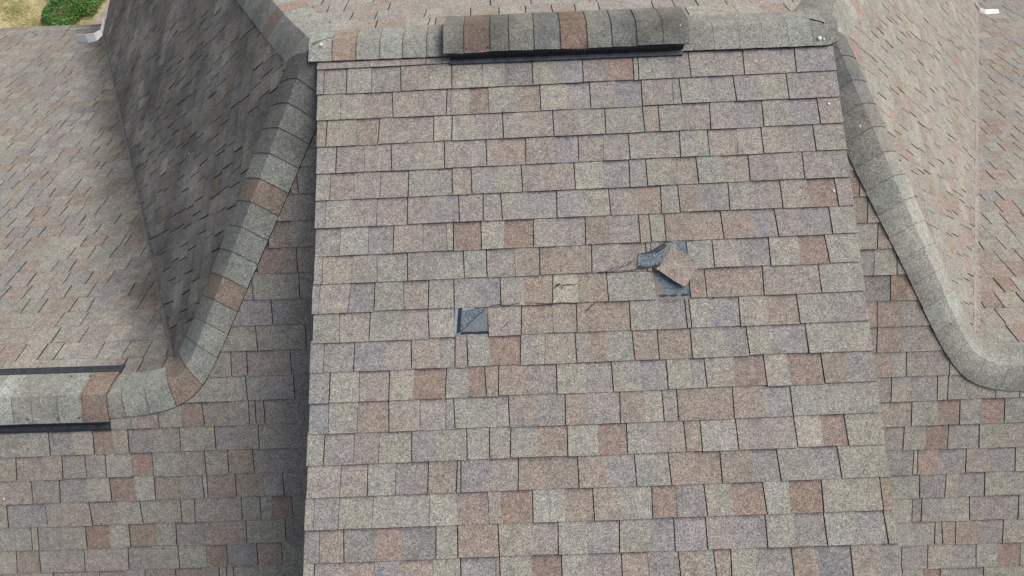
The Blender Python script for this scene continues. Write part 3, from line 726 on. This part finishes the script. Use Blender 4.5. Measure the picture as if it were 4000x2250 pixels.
# ---- small marks: dried bird droppings
def dropping(x, y, zf, r, label, h=.0095):
    m = MB(); n = 9
    P = [(x + r * random.uniform(.7, 1.15) * math.cos(i * 2 * math.pi / n), y + r * random.uniform(.7, 1.15) * math.sin(i * 2 * math.pi / n)) for i in range(n)]
    c = (x, y, zf(x, y) + h + r * .35)
    for i in range(n):
        a, b = P[i], P[(i + 1) % n]; m.face([(a[0], a[1], zf(*a) + h), (b[0], b[1], zf(*b) + h), c]); m.face([(a[0], a[1], zf(*a) + h - .006), (b[0], b[1], zf(*b) + h - .006), (b[0], b[1], zf(*b) + h), (a[0], a[1], zf(*a) + h)])
    tag(m.build('bird_dropping', [DROP]), label, 'bird dropping', 'dried bird droppings on the roof')
def zrc(x, y): return sum(0 for _ in ()) + zP(x, y)
dropping(-.857, 1.655, zP, .0085, 'white dropping on the leftmost purple brown cap shingle of the top ridge', .036)
dropping(.238, 1.605, zP, .0035, 'tiny white dropping on the middle of the top ridge vent', .064)
dropping(1.0, 1.655, zP, .0070, 'white dropping near the right end of the top ridge vent', .066)
dropping(1.715, 1.585, zP, .0095, 'larger white dropping on the dark stained right end of the top ridge', .026)
dropping(1.737, 1.578, zP, .0055, 'small white dropping just right of the larger one on the ridge end', .024)
dropping(1.728, 1.235, zP, .0060, 'round white dropping near the right edge of the dormer roof, upper of two')
dropping(1.698, .780, zP, .0065, 'white dropping on a red brown tab near the right edge of the dormer roof')
dropping(1.943, 1.188, zF, .005, 'small white dropping on the right hip cap', .045)
dropping(-2.157, 1.743, lambda x, y: zL(x, y), .008, 'small white dropping on the dark shaded hip face')
dropping(-2.907, -.537, zF, .0055, 'tiny white dropping on the front slope at the far left')

# ---- the yard
m = MB(); m.face([(-300, -300, ZG), (300, -300, ZG), (300, 300, ZG), (-300, 300, ZG)])
gm, nt, b = newmat('dry_grass_ground'); tc = N(nt, 'ShaderNodeTexCoord').outputs['Object']
c = ramp(nt, noise(nt, tc, 1.3, 4, .65), [(.36, (.14, .17, .045)), (.47, (.48, .40, .20)), (.66, (.68, .56, .33))])
c = mixc(nt, 1, c, ramp(nt, noise(nt, tc, 30, 4, .7), [(.3, .55), (.7, 1.3)]), 'MULTIPLY')
nt.links.new(c, b.inputs['Base Color']); b.inputs['Roughness'].default_value = .95
tag(m.build('ground', [gm]), kind='structure')
m = MB(); m.prism([(-7.56, 7.62), (-7.30, 8.16), (-6.9, 8.45), (-5.2, 9.6), (-3, 9.6), (-3, 6), (-7.4, 6)], lambda x, y: ZG - .05, lambda x, y: ZG + .05)
tag(m.build('path', [CONC]), kind='structure')
def leafmat(name, a, b_):
    mm, nt, bb = newmat(name); tc = N(nt, 'ShaderNodeTexCoord').outputs['Object']
    gi = N(nt, 'ShaderNodeNewGeometry').outputs['Random Per Island']
    nt.links.new(ramp(nt, gi, [(0, a), (1, b_)]), bb.inputs['Base Color']); bb.inputs['Roughness'].default_value = .6
    return mm
LEAF = leafmat('shrub_leaves', (.05, .15, .02), (.12, .27, .05)); BLADE = leafmat('grass_blades', (.20, .24, .06), (.85, .72, .42)); STEM = simple('shrub_stem', (.16, .11, .07), .9)
m = MB()
for i in range(6500):
    a = random.uniform(0, 2 * math.pi); r = random.random() ** .5
    k = 1 + .22 * math.sin(3 * a + 1) + .12 * math.sin(7 * a)
    x = -7.93 + .60 * k * r * math.cos(a); y = 8.48 + .80 * k * r * math.sin(a)
    lump = .5 + .5 * math.sin(x * 9 + 1) * math.cos(y * 8)
    top_ = (.30 * (1 - r ** 3) + .06) * (.65 + .5 * lump); z = ZG + top_ * random.random() ** .35
    s = random.uniform(.014, .032); n = V((random.gauss(0, .6), random.gauss(0, .6), 1)).normalized(); t_ = n.orthogonal().normalized(); t_.rotate(Matrix.Rotation(random.uniform(0, 6.28), 3, n)); bt = n.cross(t_)
    c = V((x, y, z)); m.face([c - t_ * s, c - bt * s * .45, c + t_ * s, c + bt * s * .45])
sh = empty('shrub', (-8.02, 8.5, ZG)); tag(sh, 'low bright green leafy shrub on the dry lawn beside the house corner', 'shrub')
o = m.build('foliage', [LEAF]); o.parent = sh; o.matrix_parent_inverse = sh.matrix_basis.inverted() if False else Matrix.Translation((8.02, -8.5, -ZG))
m = MB()
for i in range(9):
    a = i * .7; p0 = V((-8.02, 8.5, ZG)); p1 = p0 + V((.35 * math.cos(a), .45 * math.sin(a), .16)); n = V((-math.sin(a), math.cos(a), 0)) * .006
    m.face([p0 - n, p0 + n, p1]); m.face([p0 - V((0, 0, .006)), p0 + V((0, 0, .012)), p1])
o = m.build('stem', [STEM]); o.parent = sh; o.matrix_parent_inverse = Matrix.Translation((8.02, -8.5, -ZG))
m = MB()
for i in range(34000):
    x = random.uniform(-10.6, -6.9); y = random.uniform(7.2, 9.6)
    if x > -7.6 and y < 8.3: continue
    if random.random() < .35 + .35 * math.sin(x * 5 + y * 3): continue
    h = random.uniform(.02, .06); a = random.uniform(0, 6.28); w = .004
    n = V((math.cos(a), math.sin(a), 0)) * w; l = V((random.gauss(0, .025), random.gauss(0, .025), h)); p = V((x, y, ZG))
    m.face([p - n, p + n, p + l])
tag(m.build('grass', [BLADE]), 'dry straw coloured lawn grass with green tufts', 'grass', kind='stuff')
